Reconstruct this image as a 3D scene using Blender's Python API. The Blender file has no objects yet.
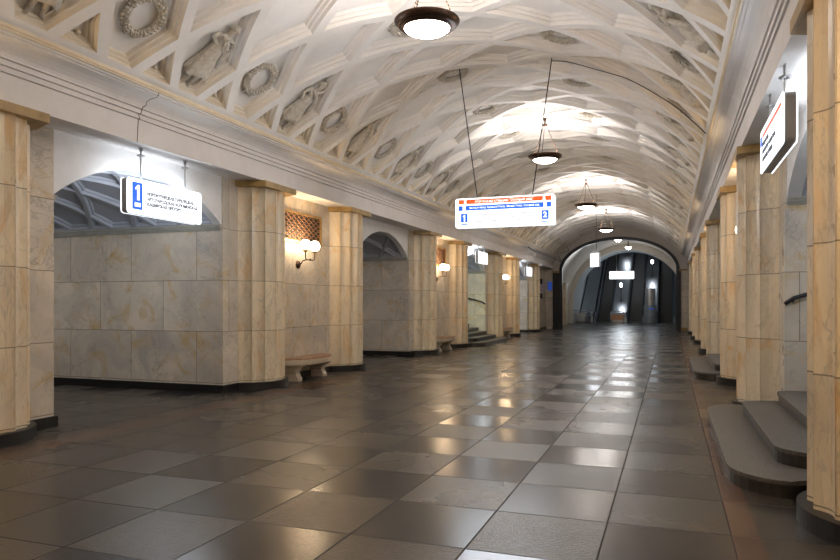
import bpy, bmesh, math, random
from math import sin, cos, pi, sqrt, asin, atan2, radians
from mathutils import Vector, Matrix
random.seed(7)
scene = bpy.context.scene
COL = scene.collection

# ------------------------------------------------------------ camera, world, exposure
cam_data = bpy.data.cameras.new('camera')
cam = bpy.data.objects.new('camera', cam_data)
COL.objects.link(cam)
cam.location = (0, 0, 1.6)
cam.rotation_euler = (pi/2, 0, math.atan(250/686))
cam_data.sensor_width = 36
cam_data.lens = 686/840*36
cam_data.shift_y = 24/840
cam_data.clip_end = 200
scene.camera = cam

world = bpy.data.worlds.new('world')
scene.world = world
world.use_nodes = True
world.node_tree.nodes['Background'].inputs[0].default_value = (0.8, 0.85, 1.0, 1)
world.node_tree.nodes['Background'].inputs[1].default_value = 0.02

scene.view_settings.view_transform = 'Standard'
scene.view_settings.look = 'None'
scene.view_settings.gamma = 1
scene.view_settings.use_curve_mapping = False
scene.view_settings.exposure = 0.59

PENDANT_W = 88
SCONCE_W = 17
TUBE_W = 30
SIGN_W = 26
SIGN_TOP_W = 1.1
WARM = (1.0, 0.96, 0.94)
SCONCE_COL = (1.0, 0.70, 0.40)
COLD = (0.80, 0.90, 1.0)

# ------------------------------------------------------------ layout constants
XC = -3.05            # hall centre line
H_CAP = 3.885         # underside of the entablature
PIER = 4.5            # half distance of the pier faces
FASC = 4.02
CROWN = 3.71
Z_CROWN = 4.63
ZA = 6.4
R0 = (CROWN**2 + (ZA-Z_CROWN)**2)/(2*(ZA-Z_CROWN))
ZC = ZA-R0
SMAX = R0*asin(CROWN/R0)
PER = 9.33
OC = [8.57+PER*k for k in range(-2, 4)]     # opening centres (index 2 is the nearest one in view)
HALF_OPEN = 1.8
Y_END = 44.5
Y_BACK = -6.0

# ------------------------------------------------------------ material helpers
def new_mat(name):
    m = bpy.data.materials.new(name)
    m.use_nodes = True
    nt = m.node_tree
    return m, nt, nt.nodes['Principled BSDF']

def N(nt, typ, **kw):
    n = nt.nodes.new(typ)
    for k, v in kw.items():
        if k.startswith('_'):
            setattr(n, k[1:], v)
        else:
            n.inputs[k.replace('__', ' ')].default_value = v
    return n

def lk(nt, a, b):
    nt.links.new(a, b)

def math_node(nt, op, a, b=None, clamp=False):
    n = nt.nodes.new('ShaderNodeMath'); n.operation = op; n.use_clamp = clamp
    for i, v in enumerate((a, b)):
        if v is None: continue
        if isinstance(v, (int, float)): n.inputs[i].default_value = v
        else: lk(nt, v, n.inputs[i])
    return n.outputs[0]

def mix_col(nt, fac, a, b, mode='MIX'):
    n = nt.nodes.new('ShaderNodeMix'); n.data_type = 'RGBA'; n.blend_type = mode
    for sock, v in ((n.inputs[0], fac), (n.inputs[6], a), (n.inputs[7], b)):
        if isinstance(v, (int, float)): sock.default_value = v
        elif isinstance(v, tuple): sock.default_value = (v[0], v[1], v[2], 1)
        else: lk(nt, v, sock)
    return n.outputs[2]

def ramp(nt, fac, p0, p1, c0=(0, 0, 0), c1=(1, 1, 1)):
    n = nt.nodes.new('ShaderNodeValToRGB')
    n.color_ramp.elements[0].position = p0; n.color_ramp.elements[1].position = p1
    n.color_ramp.elements[0].color = (*c0, 1); n.color_ramp.elements[1].color = (*c1, 1)
    lk(nt, fac, n.inputs[0])
    return n.outputs[0]

def noise(nt, vec, scale, detail=4, dist=0.0, rough=0.55):
    n = N(nt, 'ShaderNodeTexNoise', Scale=scale, Detail=detail, Distortion=dist, Roughness=rough)
    lk(nt, vec, n.inputs['Vector'])
    return n.outputs[0]

def plain(name, col, rough=0.5, metal=0.0, nz=0.0, scale=8.0, spec=None):
    m, nt, b = new_mat(name)
    b.inputs['Roughness'].default_value = rough
    b.inputs['Metallic'].default_value = metal
    if nz > 0:
        geo = N(nt, 'ShaderNodeNewGeometry')
        f = noise(nt, geo.outputs['Position'], scale, 5)
        dark = tuple(c*(1-nz) for c in col); lite = tuple(min(1, c*(1+nz*0.6)) for c in col)
        lk(nt, ramp(nt, f, 0.3, 0.7, dark, lite), b.inputs['Base Color'])
    else:
        b.inputs['Base Color'].default_value = (*col, 1)
    return m

def emit(name, col, strength):
    m, nt, b = new_mat(name)
    b.inputs['Base Color'].default_value = (*col, 1)
    b.inputs['Emission Color'].default_value = (*col, 1)
    b.inputs['Emission Strength'].default_value = strength
    return m

def marble(name, base, alt, stain, stain_amt=0.5, block_w=1.5, rough=0.28, vein=(0.25, 0.23, 0.2), off=0.5, vscale=1.0, zs=1.0, va=0.8):
    m, nt, b = new_mat(name)
    geo = N(nt, 'ShaderNodeNewGeometry')
    pos = geo.outputs['Position']
    sep = N(nt, 'ShaderNodeSeparateXYZ'); lk(nt, pos, sep.inputs[0])
    u = math_node(nt, 'ADD', sep.outputs[0], sep.outputs[1])
    v = math_node(nt, 'SUBTRACT', sep.outputs[2], 0.17)
    comb = N(nt, 'ShaderNodeCombineXYZ'); lk(nt, u, comb.inputs[0]); lk(nt, v, comb.inputs[1])
    br = N(nt, 'ShaderNodeTexBrick', Scale=1.0)
    br.offset = off; br.squash = 1.0
    br.inputs['Mortar Size'].default_value = 0.0065
    br.inputs['Mortar Smooth'].default_value = 0.2
    br.inputs['Brick Width'].default_value = block_w
    br.inputs['Row Height'].default_value = 0.93
    br.inputs['Color1'].default_value = (0, 0, 0, 1); br.inputs['Color2'].default_value = (1, 1, 1, 1)
    br.inputs['Mortar'].default_value = (0.5, 0.5, 0.5, 1)
    lk(nt, comb.outputs[0], br.inputs['Vector'])
    # shift the pattern from block to block
    sc = N(nt, 'ShaderNodeVectorMath', _operation='SCALE'); sc.inputs['Scale'].default_value = 7.0
    lk(nt, br.outputs['Color'], sc.inputs[0])
    add = N(nt, 'ShaderNodeVectorMath', _operation='ADD'); lk(nt, pos, add.inputs[0]); lk(nt, sc.outputs[0], add.inputs[1])
    p = add.outputs[0]
    mp = N(nt, 'ShaderNodeVectorMath', _operation='MULTIPLY'); mp.inputs[1].default_value = (1, 1, zs); lk(nt, p, mp.inputs[0]); p = mp.outputs[0]
    c = mix_col(nt, ramp(nt, noise(nt, p, 1.1*vscale, 5, 0.8), 0.35, 0.68), base, alt)
    c = mix_col(nt, math_node(nt, 'MULTIPLY', br.outputs['Color'], 0.28), c, alt)
    # yellow iron stains
    st = ramp(nt, noise(nt, p, 1.7*vscale, 6, 1.6), 0.54, 0.72)
    c = mix_col(nt, math_node(nt, 'MULTIPLY', st, stain_amt), c, stain)
    # soft and fine veins: thin ridges of the noise
    v1 = noise(nt, p, 2.1*vscale, 8, 1.4, 0.62)
    r1 = math_node(nt, 'ABSOLUTE', math_node(nt, 'SUBTRACT', v1, 0.5))
    msk = ramp(nt, noise(nt, p, 0.9, 2), 0.42, 0.62)
    vm = math_node(nt, 'MULTIPLY', ramp(nt, r1, 0.0, 0.028, (1, 1, 1), (0, 0, 0)), msk)
    c = mix_col(nt, math_node(nt, 'MULTIPLY', vm, va), c, vein)
    sp = ramp(nt, noise(nt, p, 26, 4), 0.60, 0.74)
    c = mix_col(nt, math_node(nt, 'MULTIPLY', sp, 0.28), c, vein)
    c = mix_col(nt, math_node(nt, 'MULTIPLY', br.outputs['Fac'], 0.75), c, (0.12, 0.09, 0.06))
    lk(nt, c, b.inputs['Base Color'])
    rr = math_node(nt, 'ADD', math_node(nt, 'MULTIPLY', noise(nt, pos, 5, 3), 0.2), rough-0.08)
    lk(nt, rr, b.inputs['Roughness'])
    return m

def plaster(name, base, dirt, amt=0.4, scale=1.2, stain_low=False):
    m, nt, b = new_mat(name)
    geo = N(nt, 'ShaderNodeNewGeometry')
    pos = geo.outputs['Position']
    f = ramp(nt, noise(nt, pos, scale, 7, 0.8, 0.6), 0.42, 0.72)
    c = mix_col(nt, math_node(nt, 'MULTIPLY', f, amt), base, dirt)
    f2 = ramp(nt, noise(nt, pos, 22, 4), 0.5, 0.8)
    c = mix_col(nt, math_node(nt, 'MULTIPLY', f2, 0.12), c, dirt)
    if stain_low:   # old yellowed paint of the lowest coffers
        sep = N(nt, 'ShaderNodeSeparateXYZ'); lk(nt, pos, sep.inputs[0])
        z = math_node(nt, 'ADD', sep.outputs[2], math_node(nt, 'MULTIPLY', noise(nt, pos, 0.9, 4), 0.9))
        g = ramp(nt, math_node(nt, 'MULTIPLY', z, 0.1), 0.515, 0.60, (1, 1, 1), (0, 0, 0))
        c = mix_col(nt, math_node(nt, 'MULTIPLY', g, 0.7), c, (0.64, 0.54, 0.38))
    lk(nt, c, b.inputs['Base Color'])
    b.inputs['Roughness'].default_value = 0.75
    bump = N(nt, 'ShaderNodeBump', Strength=0.12, Distance=0.02)
    lk(nt, noise(nt, pos, 14, 5), bump.inputs['Height'])
    lk(nt, bump.outputs[0], b.inputs['Normal'])
    return m

def floor_material():
    m, nt, b = new_mat('granite_floor')
    geo = N(nt, 'ShaderNodeNewGeometry'); pos = geo.outputs['Position']
    sep = N(nt, 'ShaderNodeSeparateXYZ'); lk(nt, pos, sep.inputs[0])
    x, y = sep.outputs[0], sep.outputs[1]
    comb = N(nt, 'ShaderNodeCombineXYZ')
    lk(nt, math_node(nt, 'SUBTRACT', x, 0.40-0.83*40), comb.inputs[0])
    lk(nt, math_node(nt, 'SUBTRACT', y, 5.19-0.875*60), comb.inputs[1])
    br = N(nt, 'ShaderNodeTexBrick', Scale=1.0); br.offset = 0.0
    br.inputs['Mortar Size'].default_value = 0.008; br.inputs['Mortar Smooth'].default_value = 0.4
    br.inputs['Brick Width'].default_value = 0.83; br.inputs['Row Height'].default_value = 0.875
    br.inputs['Color1'].default_value = (0, 0, 0, 1); br.inputs['Color2'].default_value = (1, 1, 1, 1)
    br.inputs['Mortar'].default_value = (0.3, 0.3, 0.3, 1)
    lk(nt, comb.outputs[0], br.inputs['Vector'])
    # alternate slabs: honed smooth, and hammered rough
    i = math_node(nt, 'FLOOR', math_node(nt, 'DIVIDE', math_node(nt, 'SUBTRACT', x, 0.40-0.83*40), 0.83))
    j = math_node(nt, 'FLOOR', math_node(nt, 'DIVIDE', math_node(nt, 'SUBTRACT', y, 5.19-0.875*60), 0.875))
    chk = math_node(nt, 'MODULO', math_node(nt, 'ADD', i, j), 2.0)
    wn = N(nt, 'ShaderNodeTexWhiteNoise'); wn.noise_dimensions = '2D'
    cij = N(nt, 'ShaderNodeCombineXYZ'); lk(nt, i, cij.inputs[0]); lk(nt, j, cij.inputs[1])
    lk(nt, cij.outputs[0], wn.inputs['Vector'])
    rnd = wn.outputs['Value']
    c = mix_col(nt, chk, (0.024, 0.024, 0.028), (0.026, 0.0225, 0.019))
    c = mix_col(nt, rnd, c, (0.040, 0.036, 0.032))
    gr = ramp(nt, noise(nt, pos, 120, 2), 0.42, 0.62)
    c = mix_col(nt, math_node(nt, 'MULTIPLY', gr, math_node(nt, 'ADD', math_node(nt, 'MULTIPLY', chk, 0.5), 0.1)), c, (0.13, 0.11, 0.085))
    wear = ramp(nt, noise(nt, pos, 0.7, 4), 0.40, 0.75)
    c = mix_col(nt, math_node(nt, 'MULTIPLY', wear, 0.3), c, (0.075, 0.062, 0.048))
    c = mix_col(nt, math_node(nt, 'MULTIPLY', br.outputs['Fac'], 0.9), c, (0.006, 0.005, 0.004))
    # red granite bands along both sides
    dx = math_node(nt, 'ABSOLUTE', math_node(nt, 'SUBTRACT', x, XC))
    def band(a, bb):
        return math_node(nt, 'MULTIPLY', math_node(nt, 'GREATER_THAN', dx, a), math_node(nt, 'LESS_THAN', dx, bb))
    hall = math_node(nt, 'LESS_THAN', y, 45.0)
    red = mix_col(nt, noise(nt, pos, 3, 5), (0.07, 0.036, 0.024), (0.13, 0.072, 0.048))
    c = mix_col(nt, math_node(nt, 'MULTIPLY', band(3.45, 3.63), hall), c, red)
    left = math_node(nt, 'MULTIPLY', math_node(nt, 'LESS_THAN', x, XC), hall)
    c = mix_col(nt, math_node(nt, 'MULTIPLY', band(3.72, 3.80), left), c, red)
    c = mix_col(nt, math_node(nt, 'MULTIPLY', band(3.865, 3.873), hall), c, (0.015, 0.012, 0.01))
    lk(nt, c, b.inputs['Base Color'])
    # roughness: polished and hammered slabs, damp patches
    n1 = noise(nt, pos, 1.1, 3)
    r = math_node(nt, 'ADD', math_node(nt, 'MULTIPLY', rnd, 0.10), 0.13)
    r = math_node(nt, 'ADD', r, math_node(nt, 'MULTIPLY', chk, 0.03))
    r = math_node(nt, 'ADD', r, math_node(nt, 'MULTIPLY', n1, 0.12))
    r = math_node(nt, 'ADD', r, math_node(nt, 'MULTIPLY', br.outputs['Fac'], 0.5))
    lk(nt, r, b.inputs['Roughness'])
    b.inputs['Specular IOR Level'].default_value = 0.34
    bump = N(nt, 'ShaderNodeBump', Distance=0.006)
    lk(nt, math_node(nt, 'ADD', math_node(nt, 'MULTIPLY', chk, 0.75), 0.08), bump.inputs['Strength'])
    lk(nt, noise(nt, pos, 48, 3), bump.inputs['Height'])
    lk(nt, bump.outputs[0], b.inputs['Normal'])
    return m

M = {}
M['floor'] = floor_material()
M['wall'] = marble('grey_marble', (0.68, 0.60, 0.49), (0.43, 0.395, 0.35), (0.52, 0.37, 0.17), 0.95, 1.5, va=.6)
M['cream'] = marble('cream_marble', (0.78, 0.66, 0.47), (0.60, 0.51, 0.38), (0.62, 0.36, 0.12), 0.85, 90.0, vscale=1.5, zs=.35, va=.45)
M['greenish'] = marble('pale_green_marble', (0.46, 0.50, 0.42), (0.36, 0.40, 0.33), (0.45, 0.40, 0.20), 0.3, 1.5)
M['vault'] = plaster('vault_paint', (0.76, 0.73, 0.70), (0.56, 0.52, 0.47), 0.5, 0.8, True)
M['vault_rib'] = plaster('vault_rib_paint', (0.77, 0.755, 0.745), (0.60, 0.57, 0.54), 0.5, 0.8)
M['trim'] = plaster('cornice_paint', (0.72, 0.695, 0.685), (0.52, 0.49, 0.47), 0.4, 1.5)
M['moulding'] = plaster('grey_moulding_paint', (0.38, 0.37, 0.33), (0.25, 0.24, 0.2), 0.5, 3.0)
M['crown'] = plaster('crown_strip_paint', (0.74, 0.64, 0.48), (0.55, 0.43, 0.28), 0.5, 2.0)
M['white'] = plaster('white_plaster', (0.74, 0.74, 0.75), (0.55, 0.55, 0.55), 0.35, 2.0)
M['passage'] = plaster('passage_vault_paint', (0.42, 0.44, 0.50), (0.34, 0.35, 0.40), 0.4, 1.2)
M['endwall'] = plaster('end_wall_paint', (0.58, 0.54, 0.50), (0.46, 0.42, 0.38), 0.4, 1.0)
M['endvault'] = plaster('end_vault_paint', (0.60, 0.56, 0.50), (0.48, 0.44, 0.38), 0.4, 1.0)
M['relief'] = plaster('relief_plaster', (0.56, 0.52, 0.455), (0.30, 0.26, 0.205), 0.75, 14.0)
M['cap'] = plain('ochre_capital_stone', (0.36, 0.23, 0.075), 0.45, nz=0.35, scale=5)
M['black'] = plain('black_granite', (0.010, 0.009, 0.009), 0.4, nz=0.5, scale=30)
M['step'] = plain('grey_granite_tread', (0.115, 0.102, 0.088), 0.5, nz=0.4, scale=40)
M['riser'] = plain('dark_granite_riser', (0.028, 0.023, 0.018), 0.35, nz=0.5, scale=12)
M['bronze'] = plain('dark_bronze', (0.085, 0.05, 0.033), 0.38, 0.85, nz=0.4, scale=40)
M['brass'] = plain('brass', (0.55, 0.36, 0.14), 0.35, 0.8, nz=0.3, scale=20)
M['copper'] = plain('copper_lattice', (0.38, 0.20, 0.11), 0.4, 0.7, nz=0.3, scale=20)
M['dark'] = plain('dark_void', (0.02, 0.014, 0.01), 0.7)
M['steel'] = plain('steel', (0.45, 0.45, 0.46), 0.3, 0.9, nz=0.2)
M['greymetal'] = plain('grey_sign_casing', (0.30, 0.28, 0.27), 0.45, 0.4)
M['iron'] = plain('black_iron', (0.02, 0.02, 0.022), 0.4, 0.3)
M['rubber'] = plain('black_rubber', (0.012, 0.012, 0.013), 0.5)
M['stepmetal'] = plain('dark_step_metal', (0.035, 0.035, 0.035), 0.4, 0.2)
M['wood'] = plain('brown_bench_top', (0.36, 0.20, 0.11), 0.4, nz=0.35, scale=9)
M['benchstone'] = marble('bench_marble', (0.58, 0.50, 0.38), (0.46, 0.40, 0.31), (0.42, 0.28, 0.12), 0.5, 90.0, vscale=2)
M['glass_warm'] = emit('lit_pendant_glass', (1.0, 0.90, 0.80), 27)
M['globe'] = emit('lit_globe_glass', (1.0, 0.86, 0.66), 9)
M['tube'] = emit('lit_tube', (0.88, 0.95, 1.0), 6)
M['panel'] = emit('lit_sign_panel', (0.90, 0.95, 1.0), 1.15)
M['sign_blue'] = emit('lit_sign_blue', (0.01, 0.11, 0.62), 0.7)
M['sign_orange'] = emit('lit_sign_orange', (1.0, 0.10, 0.015), 0.6)
M['sign_red'] = emit('lit_sign_red', (0.9, 0.06, 0.03), 0.9)
M['sign_white'] = emit('lit_sign_lettering', (1, 1, 1), 0.95)
M['ink'] = plain('grey_lettering', (0.16, 0.17, 0.2), 0.8)
M['escwall'] = plain('grey_escalator_panel', (0.24, 0.27, 0.30), 0.4, 0.3, nz=0.2, scale=3)
M['escvault'] = plaster('escalator_vault_paint', (0.50, 0.54, 0.56), (0.4, 0.42, 0.43), 0.3, 1.0)
M['blueplate'] = emit('lit_blue_notice', (0.05, 0.15, 0.8), 0.12)

# ------------------------------------------------------------ geometry helpers
class MB:
    def __init__(self):
        self.v = []; self.f = []; self.sm = []
    def add(self, vs, fs, smooth=False):
        o = len(self.v)
        self.v += [tuple(p) for p in vs]
        self.f += [tuple(i+o for i in q) for q in fs]
        self.sm += [smooth]*len(fs)
        return self
    def box(self, x0, x1, y0, y1, z0, z1):
        x0, x1 = min(x0, x1), max(x0, x1); y0, y1 = min(y0, y1), max(y0, y1)
        return self.add([(x0, y0, z0), (x1, y0, z0), (x1, y1, z0), (x0, y1, z0), (x0, y0, z1), (x1, y0, z1), (x1, y1, z1), (x0, y1, z1)],
                        [(3, 2, 1, 0), (4, 5, 6, 7), (0, 1, 5, 4), (1, 2, 6, 5), (2, 3, 7, 6), (3, 0, 4, 7)])
    def prism(self, poly, a, b, axis='z'):
        n = len(poly)
        def P(p, t):
            if axis == 'z': return (p[0], p[1], t)
            if axis == 'y': return (p[0], t, p[1])
            return (t, p[0], p[1])
        vs = [P(p, a) for p in poly]+[P(p, b) for p in poly]
        fs = [tuple(range(n-1, -1, -1)), tuple(range(n, 2*n))]+[(i, (i+1) % n, n+(i+1) % n, n+i) for i in range(n)]
        return self.add(vs, fs)
    def tube(self, pts, r, seg=8, caps=True, rs=None):
        pts = [Vector(p) for p in pts]
        rings = []
        up = Vector((0, 0, 1))
        for i, p in enumerate(pts):
            d = (pts[min(i+1, len(pts)-1)]-pts[max(i-1, 0)]).normalized()
            a = d.cross(up)
            if a.length < 1e-3: a = d.cross(Vector((1, 0, 0)))
            a.normalize(); b = a.cross(d).normalized()
            rr = rs[i] if rs else r
            rings.append([p+(a*cos(2*pi*k/seg)+b*sin(2*pi*k/seg))*rr for k in range(seg)])
        vs = [q for ring in rings for q in ring]
        fs = []
        for i in range(len(pts)-1):
            for k in range(seg):
                fs.append((i*seg+k, i*seg+(k+1) % seg, (i+1)*seg+(k+1) % seg, (i+1)*seg+k))
        if caps:
            fs.append(tuple(range(seg-1, -1, -1))); fs.append(tuple((len(pts)-1)*seg+k for k in range(seg)))
        return self.add(vs, fs, True)
    def lathe(self, prof, c=(0, 0, 0), seg=32, axis='z'):
        vs = []; fs = []
        for r, z in prof:
            for k in range(seg):
                a = 2*pi*k/seg
                if axis == 'z': vs.append((c[0]+r*cos(a), c[1]+r*sin(a), c[2]+z))
                else: vs.append((c[0]+z, c[1]+r*cos(a), c[2]+r*sin(a)))
        for i in range(len(prof)-1):
            for k in range(seg):
                fs.append((i*seg+k, i*seg+(k+1) % seg, (i+1)*seg+(k+1) % seg, (i+1)*seg+k))
        return self.add(vs, fs, True)
    def sphere(self, c, r, seg=16, rings=10, sc=(1, 1, 1)):
        vs = []; fs = []
        for i in range(rings+1):
            t = pi*i/rings
            for k in range(seg):
                a = 2*pi*k/seg
                vs.append((c[0]+r*sc[0]*sin(t)*cos(a), c[1]+r*sc[1]*sin(t)*sin(a), c[2]+r*sc[2]*cos(t)))
        for i in range(rings):
            for k in range(seg):
                fs.append((i*seg+k, (i+1)*seg+k, (i+1)*seg+(k+1) % seg, i*seg+(k+1) % seg))
        return self.add(vs, fs, True)
    def build(self, name, mat, parent=None, fix=True):
        me = bpy.data.meshes.new(name)
        me.from_pydata(self.v, [], self.f)
        me.polygons.foreach_set('use_smooth', self.sm)
        me.update()
        if fix:
            bm = bmesh.new(); bm.from_mesh(me)
            bmesh.ops.remove_doubles(bm, verts=bm.verts, dist=1e-5)
            bmesh.ops.recalc_face_normals(bm, faces=bm.faces)
            bm.to_mesh(me); bm.free()
        if mat: me.materials.append(M[mat] if isinstance(mat, str) else mat)
        o = bpy.data.objects.new(name, me)
        COL.objects.link(o)
        if parent: o.parent = parent
        return o

def struct(o):
    o['kind'] = 'structure'
    return o
def tag(o, label, cat, group=None):
    o['label'] = label; o['category'] = cat
    if group: o['group'] = group
    return o
def empty(name, loc, label, cat, group=None, rz=0):
    o = bpy.data.objects.new(name, None); COL.objects.link(o)
    o.location = loc; o.rotation_euler = (0, 0, rz); o.empty_display_size = 0.1
    return tag(o, label, cat, group)
def copy_tree(o, parent=None):
    c = o.copy(); COL.objects.link(c); c.parent = parent
    for ch in list(o.children): copy_tree(ch, c)
    return c
def lamp_point(name, loc, power, col, radius=0.1, parent=None):
    l = bpy.data.lights.new(name, 'POINT'); l.energy = power; l.color = col; l.shadow_soft_size = radius
    o = bpy.data.objects.new(name, l); COL.objects.link(o); o.location = loc
    if parent: o.parent = parent
    return o
def lamp_area(name, loc, rot, sx, sy, power, col, parent=None):
    l = bpy.data.lights.new(name, 'AREA'); l.shape = 'RECTANGLE'; l.size = sx; l.size_y = sy; l.energy = power; l.color = col
    o = bpy.data.objects.new(name, l); COL.objects.link(o); o.location = loc; o.rotation_euler = rot
    if parent: o.parent = parent
    return o

# ------------------------------------------------------------ structure: floor
struct(MB().box(-19, 12.9, Y_BACK-1, 64.5, -0.2, 0).build('floor', 'floor'))
struct(MB().box(XC-5, XC+5, Y_BACK-0.3, Y_BACK, 0, 6.6).build('wall_back', 'wall'))

# ------------------------------------------------------------ structure: coffered vault
def clip(poly, ax, lim, keep_less):
    out = []
    n = len(poly)
    for i in range(n):
        a, b = poly[i], poly[(i+1) % n]
        ia = (a[ax] <= lim+1e-9) if keep_less else (a[ax] >= lim-1e-9)
        ib = (b[ax] <= lim+1e-9) if keep_less else (b[ax] >= lim-1e-9)
        if ia: out.append(a)
        if ia != ib:
            t = (lim-a[ax])/(b[ax]-a[ax])
            out.append((a[0]+(b[0]-a[0])*t, a[1]+(b[1]-a[1])*t))
    res = []
    for p in out:
        if not res or (abs(p[0]-res[-1][0])+abs(p[1]-res[-1][1])) > 1e-4: res.append(p)
    if len(res) > 1 and (abs(res[0][0]-res[-1][0])+abs(res[0][1]-res[-1][1])) < 1e-4: res.pop()
    return res

def inset(poly, d):
    n = len(poly); out = []
    area = sum(poly[i][0]*poly[(i+1) % n][1]-poly[(i+1) % n][0]*poly[i][1] for i in range(n))
    sg = 1 if area > 0 else -1
    L = []
    for i in range(n):
        a, b = poly[i], poly[(i+1) % n]
        ex, ey = b[0]-a[0], b[1]-a[1]; l = sqrt(ex*ex+ey*ey); ex /= l; ey /= l
        nx, ny = -ey*sg, ex*sg
        L.append((a[0]+nx*d, a[1]+ny*d, ex, ey))
    for i in range(n):
        p, q = L[i-1], L[i]
        den = p[2]*q[3]-p[3]*q[2]
        if abs(den) < 1e-6: return None
        t = ((q[0]-p[0])*q[3]-(q[1]-p[1])*q[2])/den
        out.append((p[0]+p[2]*t, p[1]+p[3]*t))
    for i in range(n):
        a, b = out[i], out[(i+1) % n]
        if (b[0]-a[0])*L[i][2]+(b[1]-a[1])*L[i][3] < 0.01: return None
    return out

def coffer(mb, poly, fn, rings, seglen, boss=0):
    """one recessed lattice cell; poly in (s, t) coordinates, fn maps (s, t, depth) to a point"""
    n = len(poly)
    if n < 3: return
    ns = [max(1, int(math.ceil(math.dist(poly[i], poly[(i+1) % n])/seglen))) for i in range(n)]
    levels = [(poly, 0.0)]
    for d, dep in rings:
        q = inset(poly, d)
        if q is None: break
        levels.append((q, dep))
    last, dep = levels[-1]
    cx = sum(p[0] for p in last)/n; cy = sum(p[1] for p in last)/n
    for f in (0.66, 0.33, 0.0):
        levels.append(([(cx+(p[0]-cx)*f, cy+(p[1]-cy)*f) for p in last], dep))
    vs = []; cnt = sum(ns)
    for q, dp in levels:
        for i in range(n):
            a, b = q[i], q[(i+1) % n]
            for k in range(ns[i]):
                t = k/ns[i]
                vs.append(fn(a[0]+(b[0]-a[0])*t, a[1]+(b[1]-a[1])*t, dp))
    fs = [(l*cnt+k, l*cnt+(k+1) % cnt, (l+1)*cnt+(k+1) % cnt, (l+1)*cnt+k) for l in range(len(levels)-1) for k in range(cnt)]
    mb.add(vs, fs)
    if hasattr(mb, 'mi'):
        nl = len(levels)-1
        for l in range(nl):
            mb.mi += [0 if (l == 0 or l >= nl-3) else 1]*cnt

def V(s, y, dep=0.0):
    a = s/R0; r = R0+dep
    return (XC+r*sin(a), y, ZC+r*cos(a))

HS, HY = 1.165, 0.66
YL0, YL1 = 2.0, Y_END
mb = MB(); mb.mi = []
RINGS = [(0.08, 0.0), (0.092, 0.06), (0.125, 0.065), (0.137, 0.115), (0.165, 0.12), (0.18, 0.17)]
for k in range(-4, 5):
    y = 7.02+(HY*2)*(-6) + (0 if k % 2 else HY)
    while y < YL1+1:
        sc_ = k*HS
        poly = [(sc_-HS, y), (sc_, y+HY), (sc_+HS, y), (sc_, y-HY)]
        for ax, lim, less in ((0, SMAX-0.03, True), (0, -SMAX+0.03, False), (1, YL1, True), (1, YL0, False)):
            if poly: poly = clip(poly, ax, lim, less)
        if len(poly) >= 3:
            coffer(mb, poly, V, RINGS, 0.16)
            if abs(k) == 4:      # little boss in each triangle
                sgn = 1 if k > 0 else -1
                mb.sphere(V(sgn*(SMAX-0.22), y, 0.12), 0.035, 8, 6); mb.mi += [1]*48
        y += 2*HY
# rim strips and plain vault behind the camera
for s0, s1 in ((-SMAX, -SMAX+0.03), (SMAX-0.03, SMAX)):
    mb.add([V(s0, YL0), V(s1, YL0), V(s1, YL1), V(s0, YL1)], [(0, 1, 2, 3)])
n = 30
ss = [-SMAX+2*SMAX*i/n for i in range(n+1)]
mb.add([V(s, yy) for yy in (Y_BACK, YL0) for s in ss], [(i, i+1, n+2+i, n+1+i) for i in range(n)])
ceiling = struct(mb.build('ceiling', 'vault_rib', fix=False))
ceiling.data.materials.append(M['vault'])
mb.mi += [0]*(len(mb.f)-len(mb.mi))
ceiling.data.polygons.foreach_set('material_index', mb.mi)
# outer shell keeps the vault from leaking light
mb = MB()
mb.add([V(s*1.04, yy, 0.3) for yy in (Y_BACK, YL1) for s in ss], [(i, i+1, n+2+i, n+1+i) for i in range(n)])
mb.build('vault_backing', 'dark', ceiling)

# ---- relief ornaments of the vault (children of the ceiling)
def relief_matrix(s, y, dep):
    a = s/R0
    p = Vector(V(s, y, dep))
    nrm = Vector((-sin(a), 0, -cos(a)))
    sg = -1 if s > 0 else 1
    up = Vector((cos(a), 0, -sin(a)))*sg
    rt = up.cross(nrm)
    m = Matrix((rt, up, nrm)).transposed().to_4x4()
    m.translation = p
    return m

def wreath_mesh():
    mb = MB(); rnd = random.Random(3)
    n = 30
    ring = [(0.235*cos(2*pi*k/n), 0.235*sin(2*pi*k/n), 0.03) for k in range(n)]
    ring.append(ring[0])
    mb.tube(ring, 0.038, 8, caps=False)
    for k in range(34):                     # leaf and fruit clusters wound around the ring
        a = 2*pi*k/34
        for j in range(4):
            t = pi*(j+0.5)/4+rnd.uniform(-.2, .2)
            rr = 0.235+cos(t)*0.043; zz = 0.03+sin(t)*0.045
            q = a+rnd.uniform(-.06, .06)
            r = rnd.uniform(0.012, 0.024)
            mb.sphere((rr*cos(q), rr*sin(q), zz), r, 6, 4, (1.2, 1.0, 0.9))
    for sx in (-1, 1):                      # ribbon ends at the tie
        mb.tube([(0.02*sx, -0.24, 0.05), (0.07*sx, -0.29, 0.04), (0.11*sx, -0.27, 0.03)], 0.014, 6)
    return mb

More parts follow.
